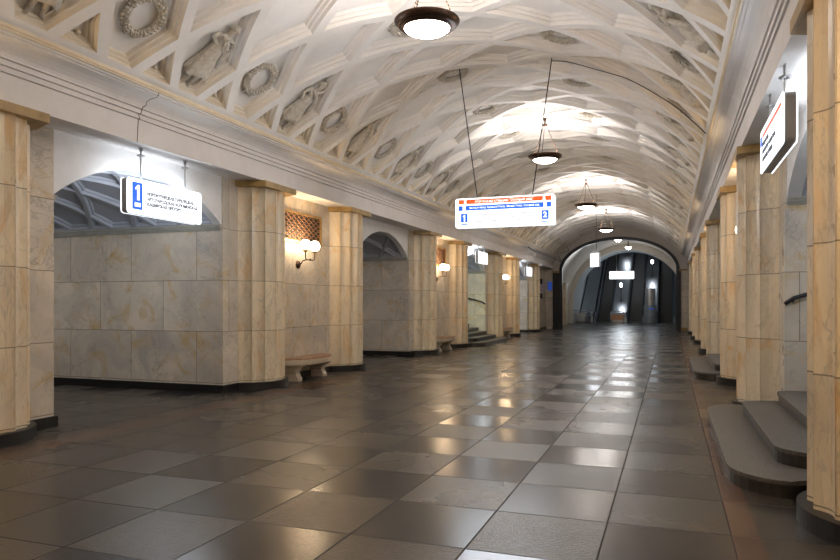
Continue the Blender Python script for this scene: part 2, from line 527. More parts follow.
def figure_mesh(kind):
    """low-relief dancing figure in a long tunic, about 1.25 m tall, y is up, z out of the panel"""
    bm_s = bpy.data.meshes.new('skin')
    J = {}
    lean = (0.03, -0.04, 0.05)[kind]
    J['pelvis'] = (0, -0.02, 0.05, .075, .06)
    J['waist'] = (lean*.5, 0.09, 0.055, .06, .05)
    J['chest'] = (lean, 0.23, 0.06, .082, .06)
    J['neck'] = (lean*1.2, 0.335, 0.065, .03, .03)
    J['head0'] = (lean*1.4, 0.39, 0.075, .05, .05)
    J['head1'] = (lean*1.7, 0.45, 0.08, .045, .045)
    arms = (((-.11, .29, .06), (-.19, .22, .09), (-.08, .16, .13)), ((-.11, .29, .06), (-.2, .33, .07), (-.17, .47, .06)), ((-.11, .29, .06), (-.2, .17, .07), (-.13, .05, .1)))[kind]
    arms2 = (((.13, .29, .06), (.2, .24, .1), (.1, .21, .14)), ((.12, .29, .06), (.19, .2, .1), (.08, .12, .13)), ((.12, .29, .06), (.21, .34, .08), (.2, .47, .07)))[kind]
    legs = (((-.06, -.28, .07), (-.1, -.54, .05)), ((-.05, -.28, .07), (-.03, -.55, .05)), ((-.08, -.27, .06), (-.13, -.53, .05)))[kind]
    legs2 = (((.07, -.26, .08), (.03, -.55, .05)), ((.09, -.25, .08), (.12, -.5, .05)), ((.06, -.28, .08), (.05, -.55, .05)))[kind]
    names = list(J); vs = [J[k][:3] for k in names]; rad = [J[k][3:] for k in names]
    es = [(0, 1), (1, 2), (2, 3), (3, 4), (4, 5)]
    def chain(root, pts, rs):
        prev = root
        for p, r in zip(pts, rs):
            vs.append(p); rad.append((r, r)); es.append((prev, len(vs)-1)); prev = len(vs)-1
    chain(2, arms, (.036, .028, .02)); chain(2, arms2, (.036, .028, .02))
    chain(0, legs+((legs[1][0]-.05, legs[1][1]-.035, .08),), (.045, .028, .022)); chain(0, legs2+((legs2[1][0]+.05, legs2[1][1]-.035, .08),), (.045, .028, .022))
    bm_s.from_pydata(vs, es, [])
    o = bpy.data.objects.new('skin', bm_s); COL.objects.link(o)
    o.modifiers.new('s', 'SKIN')
    for i, d in enumerate(bm_s.skin_vertices[0].data):
        d.radius = rad[i]; d.use_root = (i == 0)
    o.modifiers.new('d', 'SUBSURF').levels = 1
    dg = bpy.context.evaluated_depsgraph_get()
    me = bpy.data.meshes.new_from_object(o.evaluated_get(dg))
    mb = MB()
    mb.add([v.co for v in me.vertices], [tuple(p.vertices) for p in me.polygons], True)
    bpy.data.objects.remove(o)
    # pleated tunic flaring to the knees
    seg = 40; levels = 9; vv = []; ff = []
    for i in range(levels):
        t = i/(levels-1)
        yy = 0.16-0.5*t
        w = 0.085+0.13*t**1.2; dz = 0.07+0.05*t
        cx = lean*(1-t)*.6+(legs[0][0]+legs2[0][0])*.5*t
        for k in range(seg):
            a = 2*pi*k/seg
            pl = 1+0.10*t*sin(9*a+3*t)
            vv.append((cx+w*cos(a)*pl, yy-0.03*t*sin(3*a), 0.05+dz*sin(a)*pl))
    for i in range(levels-1):
        for k in range(seg):
            ff.append((i*seg+k, i*seg+(k+1) % seg, (i+1)*seg+(k+1) % seg, (i+1)*seg+k))
    ff.append(tuple((levels-1)*seg+k for k in range(seg)))
    mb.add(vv, ff, True)
    # scarf / cloak swinging over the shoulder
    mb.tube([(lean-.1, .3, .1), (lean, .24, .13), (lean+.1, .12, .13), (lean+.15, -.03, .1), (lean+.22, -.15, .06)], .03, 8, rs=[.02, .03, .035, .04, .02])
    # hair
    mb.sphere((lean*1.6, .455, .085), .052, 10, 8, (1, 1, .9))
    mb.sphere((lean*1.6-.03, .44, .06), .035, 8, 6)
    # props: lyre, tambourine or garland
    if kind == 0:
        mb.tube([(.02, .12, .17), (-.04, .2, .17), (-.02, .3, .16)], .012, 6); mb.tube([(.08, .12, .17), (.14, .2, .17), (.12, .3, .16)], .012, 6)
        mb.tube([(-.02, .3, .16), (.12, .3, .16)], .01, 6)
    elif kind == 1:
        c = (-.17, .5, .07)
        ring = [(c[0]+.07*cos(2*pi*k/16), c[1]+.07*sin(2*pi*k/16), c[2]) for k in range(17)]
        mb.tube(ring, .013, 6, caps=False)
    else:
        mb.tube([(.2, .47, .07), (.12, .52, .08), (0.02, .56, .08)], .022, 6)
    return mb

def scaled(mb, f):
    mb.v = [(p[0]*f, p[1]*f, p[2]*f) for p in mb.v]; return mb
wreath_me = scaled(wreath_mesh(), 1.12).build('wreath_relief', 'relief', fix=False)
fig_me = [scaled(figure_mesh(k), 1.12).build('figure_relief', 'relief', fix=False) for k in range(3)]
proto_used = {}
def place_relief(src, s, y, dep=0.165):
    if src.name in proto_used:
        o = src.copy(); COL.objects.link(o)
    else:
        o = src; proto_used[src.name] = 1
    o.parent = ceiling
    o.matrix_world = relief_matrix(s, y, dep)
q = 0
for n_ in range(-2, 15):
    ya = 7.02+2.64*n_; yb = ya+1.32
    for s, yw in ((-3*HS+0.02, ya), (3*HS-0.02, yb), (-HS, yb), (HS, ya)):
        if 2.6 < yw < Y_END-0.5: place_relief(wreath_me, s, yw)
    for s, yf in ((-3*HS+0.02, yb), (3*HS-0.02, ya)):
        if 2.6 < yf < Y_END-0.7: place_relief(fig_me[q % 3], s, yf, 0.145); q += 1

# ------------------------------------------------------------ structure: entablature, piers, spandrels, passages
PROF = [(4.60, H_CAP), (FASC, H_CAP), (FASC, 4.205), (FASC+.012, 4.207), (FASC+.012, 4.217), (FASC-.02, 4.219), (FASC-.02, 4.275), (FASC-.008, 4.277), (FASC-.008, 4.287), (FASC-.04, 4.289),
        (FASC-.04, 4.345), (FASC-.028, 4.347), (FASC-.028, 4.357), (FASC-.06, 4.359), (FASC-.06, 4.38), (FASC-.075, 4.42), (FASC-.105, 4.46), (FASC-.15, 4.50), (FASC-.21, 4.525), (FASC-.25, 4.53), (FASC-.25, 4.55), (FASC-.285, 4.553),
        (FASC-.285, 4.575), (CROWN, 4.58), (CROWN, Z_CROWN), (4.0, 4.75), (4.60, 4.8)]
for sg in (-1, 1):
    q = [(CROWN-.008, 4.578), (CROWN-.008, 4.60), (CROWN-.02, 4.602), (CROWN-.02, Z_CROWN+.012), (CROWN+.01, Z_CROWN+.02), (CROWN+.01, 4.578)]
    struct(MB().prism([(XC+sg*a, b) for a, b in q], Y_BACK, Y_END, 'y').build('trim_'+('4' if sg < 0 else '5'), 'crown'))
for side, sg in (('left', -1), ('right', 1)):
    struct(MB().prism([(XC+sg*a, b) for a, b in PROF], Y_BACK, Y_END, 'y').build('trim_'+('1' if sg < 0 else '2'), 'trim'))

def arch_z(y, oc, rise=0.62, half=HALF_OPEN, z0=3.02):
    R = (half*half+rise*rise)/(2*rise)
    return z0+sqrt(max(0, R*R-(y-oc)**2))-(R-rise)

edges = []
for i, oc in enumerate(OC):
    edges.append((oc-HALF_OPEN, oc+HALF_OPEN))
DEPTH = 8.6
for side, sg in (('left', -1), ('right', 1)):
    # piers
    bounds = [Y_BACK]+[e for p in edges[1:] for e in p]+[Y_END+0.4]
    for a, b in zip(bounds[0::2], bounds[1::2]):
        stair_near = False
        struct(MB().box(XC+sg*PIER, XC+sg*DEPTH, a, b, 0, 3.95).build('wall_'+side, 'wall'))
        mb = MB()
        mb.box(XC+sg*(PIER-.035), XC+sg*(DEPTH+.035), a-.035 if a > Y_BACK else a, b+.035 if b < Y_END else b, 0, .14)
        struct(mb.build('baseboard_'+side, 'black'))
    for i, oc in enumerate(OC[1:]):
        i += 1
        a, b = oc-HALF_OPEN, oc+HALF_OPEN
        ny = 24
        ys = [a+(b-a)*k/ny for k in range(ny+1)]
        # spandrel over the arch
        mb = MB()
        vs = []
        for xx in (XC+sg*(PIER+.03), XC+sg*(PIER+.2)):
            vs += [(xx, y, arch_z(y, oc)) for y in ys]+[(xx, y, 3.95) for y in ys]
        m_ = ny+1
        fs = []
        for k in range(ny):
            fs += [(k, k+1, m_+k+1, m_+k), (2*m_+k, 2*m_+k+1, 3*m_+k+1, 3*m_+k), (k, k+1, 2*m_+k+1, 2*m_+k)]
        mb.add(vs, fs)
        struct(mb.build('wall_'+side, 'white'))
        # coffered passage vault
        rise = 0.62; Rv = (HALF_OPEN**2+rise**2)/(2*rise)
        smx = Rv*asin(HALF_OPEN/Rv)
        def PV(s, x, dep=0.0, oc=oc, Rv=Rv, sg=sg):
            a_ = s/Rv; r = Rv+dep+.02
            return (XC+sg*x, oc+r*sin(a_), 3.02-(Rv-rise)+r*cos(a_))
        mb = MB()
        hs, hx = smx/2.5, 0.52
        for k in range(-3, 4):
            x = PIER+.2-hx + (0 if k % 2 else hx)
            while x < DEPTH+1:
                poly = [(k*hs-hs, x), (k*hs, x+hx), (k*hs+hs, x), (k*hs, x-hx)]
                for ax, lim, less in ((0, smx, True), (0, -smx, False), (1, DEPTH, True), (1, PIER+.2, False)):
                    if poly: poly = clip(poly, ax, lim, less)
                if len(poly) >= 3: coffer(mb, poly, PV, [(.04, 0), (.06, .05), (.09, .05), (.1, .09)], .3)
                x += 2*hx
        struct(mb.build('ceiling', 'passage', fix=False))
        # springing moulding on both passage walls
        for ye, d in ((a, 1), (b, -1)):
            prof = [(ye, 2.93), (ye+d*.03, 2.93), (ye+d*.035, 2.96), (ye+d*.055, 2.965), (ye+d*.06, 3.0), (ye+d*.085, 3.005), (ye+d*.085, 3.03), (ye, 3.04)]
            struct(MB().prism(prof, XC+sg*(PIER+.03), XC+sg*DEPTH, 'x').build('trim_3', 'moulding'))

# platform halls behind the piers
for side, sg in (('left', -1), ('right', 1)):
    mb = MB()
    mb.box(XC+sg*13.5, XC+sg*13.8, Y_BACK, Y_END, 0, 4.6)
    mb.box(XC+sg*8.6, XC+sg*13.8, Y_BACK-.2, Y_BACK, 0, 4.6)
    mb.box(XC+sg*8.6, XC+sg*13.8, Y_END, Y_END+.2, 0, 4.6)
    struct(mb.build('wall_'+side, 'wall'))
    struct(MB().box(XC+sg*4.8, XC+sg*13.8, Y_BACK, Y_END, 4.2, 4.4).build('ceiling', 'white'))
    mb = MB(); mb.box(XC+sg*8.55, XC+sg*8.6, Y_BACK, Y_END, 3.6, 4.2)
    struct(mb.build('wall_'+side, 'white'))

# end wall with the great arch
EX, EZ = 3.57, 3.72
def ell(t, a=EX, b=2.04, z0=EZ, xc=-3.07): return (xc+a*cos(t), z0+b*sin(t))
mb = MB()
pts = [ell(pi*k/48) for k in range(49)]
def top_z(x):
    d = x-XC
    return 6.9
for yy in (Y_END-0.0, Y_END+.4):
    pass
vs = []
for yy in (Y_END, Y_END+.4):
    vs += [(p[0], yy, p[1]) for p in pts]+[(p[0], yy, 6.9) for p in pts]
fs = []
for k in range(48):
    fs += [(k, k+1, 49+k+1, 49+k), (98+k, 98+k+1, 147+k+1, 147+k), (k, k+1, 98+k+1, 98+k)]
mb.add(vs, fs)
mb.box(-3.07+EX, XC+5.2, Y_END, Y_END+.4, EZ, 6.9)
mb.box(-3.07-EX, XC-5.2, Y_END, Y_END+.4, EZ, 6.9)
struct(mb.build('wall_end', 'endwall'))
mb = MB()
mb.box(-3.07+EX, XC+5.2, Y_END-.03, Y_END+.4, 0, EZ)
mb.box(-3.07-EX, XC-5.2, Y_END-.03, Y_END+.4, 0, EZ)
struct(mb.build('wall_end', 'wall'))
mb = MB()
for sx in (-1, 1):
    mb.box(-3.07+sx*(EX-.02), -3.07+sx*(EX+.5), Y_END-.06, Y_END-.03, 0, .16)
    mb.box(-3.07+sx*(EX-.04), -3.07+sx*(EX+.5), Y_END-.1, Y_END-.03, EZ-.1, EZ)
struct(mb.build('baseboard_end', 'cap'))
# dark steel rim of the arch
mb = MB()
path = [(-3.07+EX-.06, 0)]+[ell(pi*k/48, EX-.06, 1.98) for k in range(49)]+[(-3.07-EX+.06, 0)]
vs = []; fs = []
for (x, z) in path:
    dx, dz = x+3.07, max(0, z-EZ+.5); l = sqrt(dx*dx+dz*dz); dx /= l; dz /= l
    if z < EZ: dx, dz = (1 if dx > 0 else -1), 0
    for (a, yy) in ((-.09, Y_END-.1), (.10, Y_END-.1), (.10, Y_END+.1), (-.09, Y_END+.1)):
        vs.append((x+dx*a, yy, z+dz*a))
for i in range(len(path)-1):
    for k in range(4): fs.append((i*4+k, i*4+(k+1) % 4, i*4+4+(k+1) % 4, i*4+4+k))
mb.add(vs, fs)
for sx, w in ((-1, .44), (1, .12)):
    mb.box(-3.07+sx*(EX-.03), -3.07+sx*(EX+w), Y_END-.14, Y_END-.07, 0.0, EZ-.12)
tag(mb.build('steel_arch_rim', 'iron'), 'dark steel rim lining the big arch at the far end of the hall', 'arch frame')

# vestibule behind the arch and the escalator portal
def arc_shell(mb, r, zc, xc, y0, y1, n=40, dz0=0, dz1=0, zlow=0):
    vs = []
    for yy, dz in ((y0, dz0), (y1, dz1)):
        vs.append((xc-r, yy, zlow+dz))
        vs += [(xc-r*cos(pi*k/n), yy, zc+dz+r*sin(pi*k/n)) for k in range(n+1)]
        vs.append((xc+r, yy, zlow+dz))
    m_ = n+3
    mb.add(vs, [(k, k+1, m_+k+1, m_+k) for k in range(m_-1)], True)
mb = MB(); arc_shell(mb, 4.75, 1.75, -3.2, Y_END+.3, 58.2)
struct(mb.build('ceiling', 'endvault', fix=False))
mb = MB()
PR, PZ, PX = 4.35, 1.65, -3.25
vs = []; n = 40
for yy in (58.0, 58.4):
    vs += [(PX-PR*cos(pi*k/n), yy, PZ+PR*sin(pi*k/n)) for k in range(n+1)]+[(PX-5.6*cos(pi*k/n), yy, PZ+5.6*sin(pi*k/n)) for k in range(n+1)]
m_ = n+1; fs = []
for k in range(n):
    fs += [(k, k+1, m_+k+1, m_+k), (k, k+1, 2*m_+k+1, 2*m_+k)]
mb.add(vs, fs)
mb.box(PX-PR, PX-5.6, 58, 58.4, 0, PZ); mb.box(PX+PR, PX+5.6, 58, 58.4, 0, PZ)
struct(mb.build('wall_portal', 'endvault'))
for sx in (-1, 1):
    for y0 in (48.5, 53.5):
        mb = MB().box(-3.2+sx*4.75, -3.2+sx*4.35, y0, y0+1.0, 0, 3.1)
        mb.box(-3.2+sx*4.75, -3.2+sx*4.28, y0-.07, y0+1.07, 3.1, 3.2)
        struct(mb.build('wall_vestibule', 'cream'))
# inclined escalator tunnel
TAN = math.tan(radians(30))
mb = MB(); arc_shell(mb, 4.5, 1.65, PX, 58.3, 63, dz0=0, dz1=0)
arc_shell(mb, 4.5, 1.65, PX, 63, 95, dz0=0, dz1=32*TAN, zlow=-.3)
struct(mb.build('ceiling', 'escvault', fix=False))
mb = MB().add([(PX-4.6, 64.4, -.2), (PX+4.6, 64.4, -.2), (PX+4.6, 95, 30.6*TAN-.2), (PX-4.6, 95, 30.6*TAN-.2)], [(0, 1, 2, 3)])
struct(mb.build('floor', 'escwall', fix=False))
mb = MB().add([(PX-4.6, 94.8, 12), (PX+4.6, 94.8, 12), (PX+4.6, 94.8, 26), (PX-4.6, 94.8, 26)], [(0, 1, 2, 3)])
struct(mb.build('wall_tunnel', 'dark', fix=False))

# ------------------------------------------------------------ pilasters
HW, DP, NF = .65, .5, 7
RP = (HW*HW+DP*DP)/(2*DP); AP = asin(HW/RP)
def flute_outline(off=0.0, seg=5, dip=0.055, flat=False):
    pts = []
    r = RP+off
    for i in range(NF):
        a0 = -AP+2*AP*i/NF; a1 = -AP+2*AP*(i+1)/NF
        for k in range(seg):
            t = k/seg; a = a0+(a1-a0)*t
            rr = r-(0 if flat else dip*sin(pi*t)+0.0)
            if k == 0 and i > 0 and not flat:      # open joint along the arris
                for da, dr in ((-.009, 0), (0, .028), (.009, 0)):
                    pts.append(((r-dr)*cos(a+da)-(RP-DP), (r-dr)*sin(a+da)))
            else: pts.append((rr*cos(a)-(RP-DP), rr*sin(a)))
    pts.append((r*cos(AP)-(RP-DP), r*sin(AP)))
    return pts       # (outward, along wall)
def make_pilaster(label, group):
    root = empty('pilaster', (0, 0, 0), label, 'pilaster', group)
    out = flute_outline()
    poly = [(.002, -HW)]+[(max(0.002, p[0]), p[1]) for p in out[1:-1]]+[(.002, HW)]
    MB().prism(poly, .14, 3.80).build('fluted_shaft', 'cream', root)
    po = [(.037, -HW-.06)]+[(p[0], p[1]) for p in flute_outline(.07, flat=True) if p[0] > .04]+[(.037, HW+.06)]
    MB().prism(po, 0, .14).build('plinth', 'black', root)
    cap = [(.002, -.73), (.10, -.73), (.54, -.55), (.54, .55), (.10, .73), (.002, .73)]
    MB().prism(cap, 3.775, H_CAP-.002).build('capital_slab', 'cap', root)
    return root
LP = {
 (-1, 2, 'B'): 'fluted marble pilaster at the left edge of the picture, before the nearest passage',
 (-1, 2, 'A'): 'fluted marble pilaster just left of the nearest wall bench on the left',
 (-1, 3, 'B'): 'fluted golden marble pilaster just right of the nearest wall bench on the left',
 (-1, 3, 'A'): 'fluted marble pilaster between the second passage and the second bench on the left',
 (-1, 4, 'B'): 'fluted golden marble pilaster just before the left stairway with the second bench behind it',
 (-1, 4, 'A'): 'fluted marble pilaster just past the left stairway, under the small lit sign',
 (-1, 5, 'B'): 'slim distant left pilaster before the last lit hanging sign on the left',
 (-1, 5, 'A'): 'last fluted pilaster on the left before the big end arch',
 (1, 2, 'B'): 'fluted yellow marble pilaster filling the right edge of the picture',
 (1, 2, 'A'): 'wide fluted grey-cream pilaster standing behind the nearest right stairs',
 (1, 3, 'B'): 'fluted golden pilaster on black plinth just beyond the wide one on the right',
 (1, 3, 'A'): 'greyish fluted pilaster behind the second right stairs',
 (1, 4, 'B'): 'narrow golden pilaster, fifth from the right edge',
 (1, 4, 'A'): 'narrow pilaster, sixth from the right edge',
 (1, 5, 'B'): 'narrow pilaster, seventh from the right edge',
 (1, 5, 'A'): 'farthest fluted pilaster on the right, near the end arch'}
pil0 = None
for (sg, i, t), lab in LP.items():
    yc = OC[i]-(2.89 if i == 2 else 2.77) if t == 'B' else OC[i]+2.9
    if pil0 is None: pil0 = o = make_pilaster(lab, 'fluted marble pilasters along the hall')
    else:
        o = copy_tree(pil0); o['label'] = lab
    o.location = (XC+sg*PIER, yc, 0)
    o.rotation_euler = (0, 0, 0 if sg < 0 else pi)

# ------------------------------------------------------------ stairs
def rounded_step(x0, ya, yb, z0, z1, sg, ytop_inset, back, wa, wb, tread_parent, first=False):
    """plan with rounded ends; x0 = front distance from centre line"""
    r = ytop_inset
    pts = ([(4.49, wa+.21), (4.25, wa+.17)] if first else [(back, wa)])
    for k in range(9):
        a = pi/2*k/8
        pts.append((x0+r*1.0*(1-sin(a)), ya+(wa-ya)*cos(a)*1.0))
    for k in range(9):
        a = pi/2*(1-k/8)
        pts.append((x0+r*1.0*(1-sin(a)), yb+(wb-yb)*cos(a)))
    pts += ([(4.25, wb-.15), (4.49, wb-.18)] if first else [(back, wb)])
    poly = [(XC+sg*p[0], p[1]) for p in pts]
    riser = MB().prism(poly, z0, z1-.035).build('riser', 'riser')
    # thin tread with a small nosing
    cy = (ya+yb)/2
    poly2 = [(XC+sg*(p[0]-(.015 if j not in (0, len(pts)-1) else 0)), p[1]) for j, p in enumerate(pts)]
    tr = MB().prism(poly2, z1-.035, z1).build('tread', 'step')
    return riser, tr
def staircase(sg, oc, label, n=7):
    root = empty('staircase', (XC+sg*3.55, oc, 0), label, 'stairs', 'granite stairs up from the hall')
    a, b = oc-HALF_OPEN, oc+HALF_OPEN
    for k in range(n):
        x0 = 3.55+.42*k
        z0, z1 = .145*k, .145*(k+1)
        if k == 0: r_ = rounded_step(x0, a+.10, b-.07, 0, z1, sg, .45, 8.6, a-.45, b+.55, root, True)
        elif k == 1: r_ = rounded_step(x0, a+.36, b-.3, 0, z1, sg, .5, 8.6, a-.0, b+.0, root)
        elif k == 2: r_ = rounded_step(x0, a+.36, b-.3, 0, z1, sg, .2, 8.6, a+.002, b-.002, root)
        else: r_ = rounded_step(x0, a+.02, b-.02, 0, z1, sg, .02, 8.6, a+.003, b-.003, root)
        for o in r_:
            o.parent = root; o.location = (-(XC+sg*3.55), -oc, 0)
    return root
staircase(1, OC[2], 'nearest grey granite steps on the right, climbing between the two big pilasters')
staircase(1, OC[3], 'second flight of granite steps on the right, with an angular lowest step')
staircase(-1, OC[4], 'granite steps in the third passage on the left, beyond two benches')
# handrails on the passage walls
def handrail(pts, label):
    root = empty('handrail', pts[0], label, 'handrail')
    o = Vector(pts[0])
    MB().tube([Vector(p)-o for p in pts], .028, 8).build('rail', 'iron', root)
    for p in (pts[1], pts[-2]):
        q = Vector(p)-o
        MB().tube([q, q+Vector((0, .085, -.06))], .012, 6).build('bracket', 'iron', root)
def rail_pts(sg, oc):
    y = oc+HALF_OPEN-.09
    return [(XC+sg*(4.62+d), y, z) for d, z in ((-.13, 1.60), (-.02, 1.68), (.14, 1.73), (.40, 1.80), (1.2, 1.98), (3.2, 2.6))]
handrail(rail_pts(1, OC[2]), 'black handrail on the wall above the nearest right steps')
handrail(rail_pts(-1, OC[4]), 'black handrail on the greenish wall above the left steps')

# ------------------------------------------------------------ pendant lamps
def make_pendant(label):
    root = empty('pendant_lamp', (0, 0, 5.4), label, 'ceiling lamp', 'bowl pendant lamps on the vault')
    prof = [(.30, -.05), (.315, -.062), (.335, -.045), (.36, -.03), (.37, -.035), (.40, -.01), (.43, .02), (.44, .045), (.43, .06), (.40, .055), (.36, .035), (.30, .0)]
    MB().lathe(prof, seg=40).build('bronze_rim', 'bronze', root)
    MB().lathe([(.31, -.045), (.29, -.07), (.24, -.10), (.17, -.125), (.09, -.14), (0.001, -.145)], seg=32).build('glass_bowl', 'glass_warm', root)
    for k in range(3):
        a = 2*pi*k/3+.5
        mb = MB(); p0 = Vector((.385*cos(a), .385*sin(a), .05)); p1 = Vector((.04*cos(a), .04*sin(a), .84))
        mb.tube([p0, p1], .006, 6)
        for j in range(16):
            t = (j+.5)/16; c = p0.lerp(p1, t)
            mb.sphere(c, .013, 6, 4, (1, 1, 1.5))
        mb.build('chain', 'bronze', root)
    MB().lathe([(.001, .80), (.05, .82), (.09, .85), (.05, .87), (.025, .90), (.03, .96), (.06, 1.02), (.06, 1.06), (.001, 1.06)], seg=20).build('canopy', 'bronze', root)
    lamp_point('bulb', (0, 0, .10), PENDANT_W, WARM, .26, root)
    return root
labs = {1: 'bowl lamp above the camera', 2: 'nearest bronze bowl pendant lamp, largest, at the top of the picture', 3: 'second bowl pendant lamp, right above the big hanging sign',
        4: 'third bowl pendant lamp along the vault', 5: 'fourth, farthest bowl pendant lamp on the coffered vault'}
pen = None
for i in (2, 1, 3, 4, 5):
    zz = 5.33 if i == 2 else 5.4
    yy = {1: -.76, 2: 8.64, 3: 17.85, 4: 27.1, 5: 36.0}[i]
    if pen is None: pen = o = make_pendant(labs[i])
    else: o = copy_tree(pen); o['label'] = labs[i]
    o.location = (XC, yy, zz)
# small dome lamps in the vestibule
def dome_lamp(x, y, z, label):
    root = empty('dome_lamp', (x, y, z), label, 'ceiling lamp', 'dome lamps beyond the arch')
    MB().lathe([(.22, .02), (.25, .05), (.2, .1), (.05, .12), (.03, .5), (.001, .5)], seg=24).build('bronze_rim', 'bronze', root)
    MB().lathe([(.22, .03), (.2, -.05), (.12, -.13), (.001, -.16)], seg=24).build('glass_bowl', 'glass_warm', root)
    lamp_point('bulb', (0, 0, -.3), 9, (1.0, .85, .68), .1, root)
dome_lamp(-3.2, 46.8, 5.85, 'first small dome lamp just behind the arch rim')
dome_lamp(-3.05, 55.5, 5.98, 'second small dome lamp, deeper behind the arch')

# ------------------------------------------------------------ wall lamps, grilles, benches
def make_sconce(label):
    root = empty('wall_lamp', (0, 0, 2.45), label, 'wall lamp', 'twin globe wall lamps on the piers')
    MB().lathe([(.001, .05), (.05, .045), (.085, .02), (.09, 0), (.001, 0)], seg=20, axis='x').build('back_plate', 'bronze', root)
    mb = MB()
    mb.tube([(.02, 0, 0), (.08, 0, .02), (.12, 0, .08), (.2, 0, .10), (.30, 0, .10)], .013, 8)
    for s in (-1, 1):
        mb.tube([(.30, 0, .10), (.30, .12*s, .09), (.30, .19*s, .11), (.30, .2*s, .19), (.30, .2*s, .26)], .012, 8)
    mb.sphere((.30, 0, .10), .025, 10, 8)
    mb.build('arm', 'bronze', root)
    for s in (-1, 1):
        g = MB().lathe([(.012, .24), (.03, .25), (.06, .28), (.065, .30), (.001, .29)], (.30, .2*s, 0), 16).build('globe_cup', 'brass', root)
        MB().sphere((.30, .2*s, .40), .115, 20, 12).build('glass_globe', 'globe', root)
        lamp_point('bulb', (.30, .2*s, .62), SCONCE_W, SCONCE_COL, .1, root)
    return root
def make_grille(label):
    root = empty('vent_grille', (0, 0, 3.15), label, 'vent grille', 'copper lattice grilles above the wall lamps')
    w, h = .84, .335
    mb = MB()
    for a, b, c, d in ((-w, w, h-.05, h), (-w, w, -h, -h+.05), (-w, -w+.05, -h, h), (w-.05, w, -h, h)):
        mb.box(0, .04, a, b, c, d)
    mb.build('frame', 'brass', root)
    MB().box(.002, .006, -w+.04, w-.04, -h+.04, h-.04).build('backing', 'dark', root)
    mb = MB()
    n = 15
    for i in range(n):                     # interlaced wavy bars
        ph = pi*(i % 2)
        x = -w+.09+(2*w-.18)*i/(n-1)
        pts = [(.02+.004*(i % 2), x+.047*cos(pi*k/4+ph), -h+.05+(2*h-.1)*k/40) for k in range(41)]
        mb.tube(pts, .0085, 5)
    mb.build('lattice', 'copper', root)
    return root
def make_bench(label):
    root = empty('stone_bench', (0, 0, 0), label, 'bench', 'stone benches against the piers')
    L = .92
    def outline(g, dmin=.0):
        pts = [(.036, -L-g)]
        for k in range(21):
            t = -1+2*k/20
            pts.append((.12+g+.44*(1-t**4), (L+g)*t))
        pts.append((.036, L+g))
        return pts
    MB().prism(outline(0), .36, .45).prism(outline(-.03), .33, .36).build('seat_slab', 'benchstone', root)
    MB().prism(outline(.0), .45, .475).build('seat_top', 'wood', root)
    for y in (-.55, .55):
        prof = [(.036, 0), (.34, 0), (.345, .05), (.31, .10), (.285, .16), (.30, .22), (.36, .28), (.45, .315), (.47, .33), (.036, .33)]
        mb = MB().prism([(p[0], p[1]) for p in prof], y-.09, y+.09, 'y')
        mb.build('leg', 'benchstone', root)
    return root
sc0 = gr0 = be0 = None
SL = {(-1, 2): 'nearest twin globe wall lamp on the left, above the nearest bench', (-1, 3): 'second twin globe wall lamp on the left', (-1, 4): 'farthest globe wall lamp on the left, past the stairs',
      (-1, 1): 'twin globe wall lamp beside the camera on the left', (1, 1): 'twin globe wall lamp beside the camera on the right', (1, 2): 'twin globe wall lamp hidden behind the wide right pilaster',
      (1, 3): 'second twin globe wall lamp on the right', (1, 4): 'third twin globe wall lamp on the right'}
for (sg, i), lab in SL.items():
    yc = OC[i]+PER/2-.22
    if sc0 is None: sc0 = o = make_sconce(lab)
    else: o = copy_tree(sc0); o['label'] = lab
    if sg > 0: yc -= .5
    if i == 1:
        for ch in o.children:
            if ch.type == 'LIGHT': ch.data = ch.data.copy(); ch.data.energy *= 2.2
    o.location = (XC+sg*PIER, yc, 2.45); o.rotation_euler = (0, 0, 0 if sg < 0 else pi)
for i, lab in ((2, 'copper lattice grille above the nearest left wall lamp'), (3, 'copper lattice grille above the second left wall lamp')):
    if gr0 is None: gr0 = o = make_grille(lab)
    else: o = copy_tree(gr0); o['label'] = lab
    o.location = (XC-PIER, OC[i]+PER/2-.05, 3.25)
for i, lab in ((2, 'nearest stone bench on the left, between two fluted pilasters'), (3, 'second stone bench on the left, in front of the stairs'), (4, 'farthest stone bench on the left, just past the stairs')):
    if be0 is None: be0 = o = make_bench(lab)
    else: o = copy_tree(be0); o['label'] = lab
    o.location = (XC-PIER, OC[i]+PER/2-.17, 0)

# ------------------------------------------------------------ illuminated hanging signs
def rounded_rect(w, h, r, n=6):
    pts = []
    for cx, cz, a0 in ((w/2-r, h/2-r, 0), (-w/2+r, h/2-r, pi/2), (-w/2+r, -h/2+r, pi), (w/2-r, -h/2+r, 3*pi/2)):
        for k in range(n+1):
            a = a0+pi/2*k/n
            pts.append((cx+r*cos(a), cz+r*sin(a)))
    return pts
def lightbox(name, loc, rz, w, h, label, thick=.12):
    """sign facing local -Y; origin at its centre"""
    root = empty(name, loc, label, 'illuminated sign', None, rz)
    MB().prism(rounded_rect(w, h, .05), -thick/2+.012, thick/2-.012, 'y').build('casing', 'greymetal', root)
    MB().prism(rounded_rect(w+.012, h+.012, .05), -thick/2, -thick/2+.012, 'y').build('lit_panel', 'panel', root)
    MB().prism(rounded_rect(w+.012, h+.012, .05), thick/2-.012, thick/2, 'y').build('lit_panel', 'panel', root)
    for sg in (-1, 1):      # light given off by both luminous faces
        lamp_area('face_light', (0, sg*(thick/2+.015), 0), (sg*pi/2, 0, 0), w*.95, h*.9, SIGN_W*w*h, (0.86, 0.93, 1.0), root)
    lamp_area('top_tube', (0, 0, h/2+.01), (pi, 0, 0), w*.9, .08, SIGN_TOP_W, (0.80, 0.90, 1.0), root)
    return root
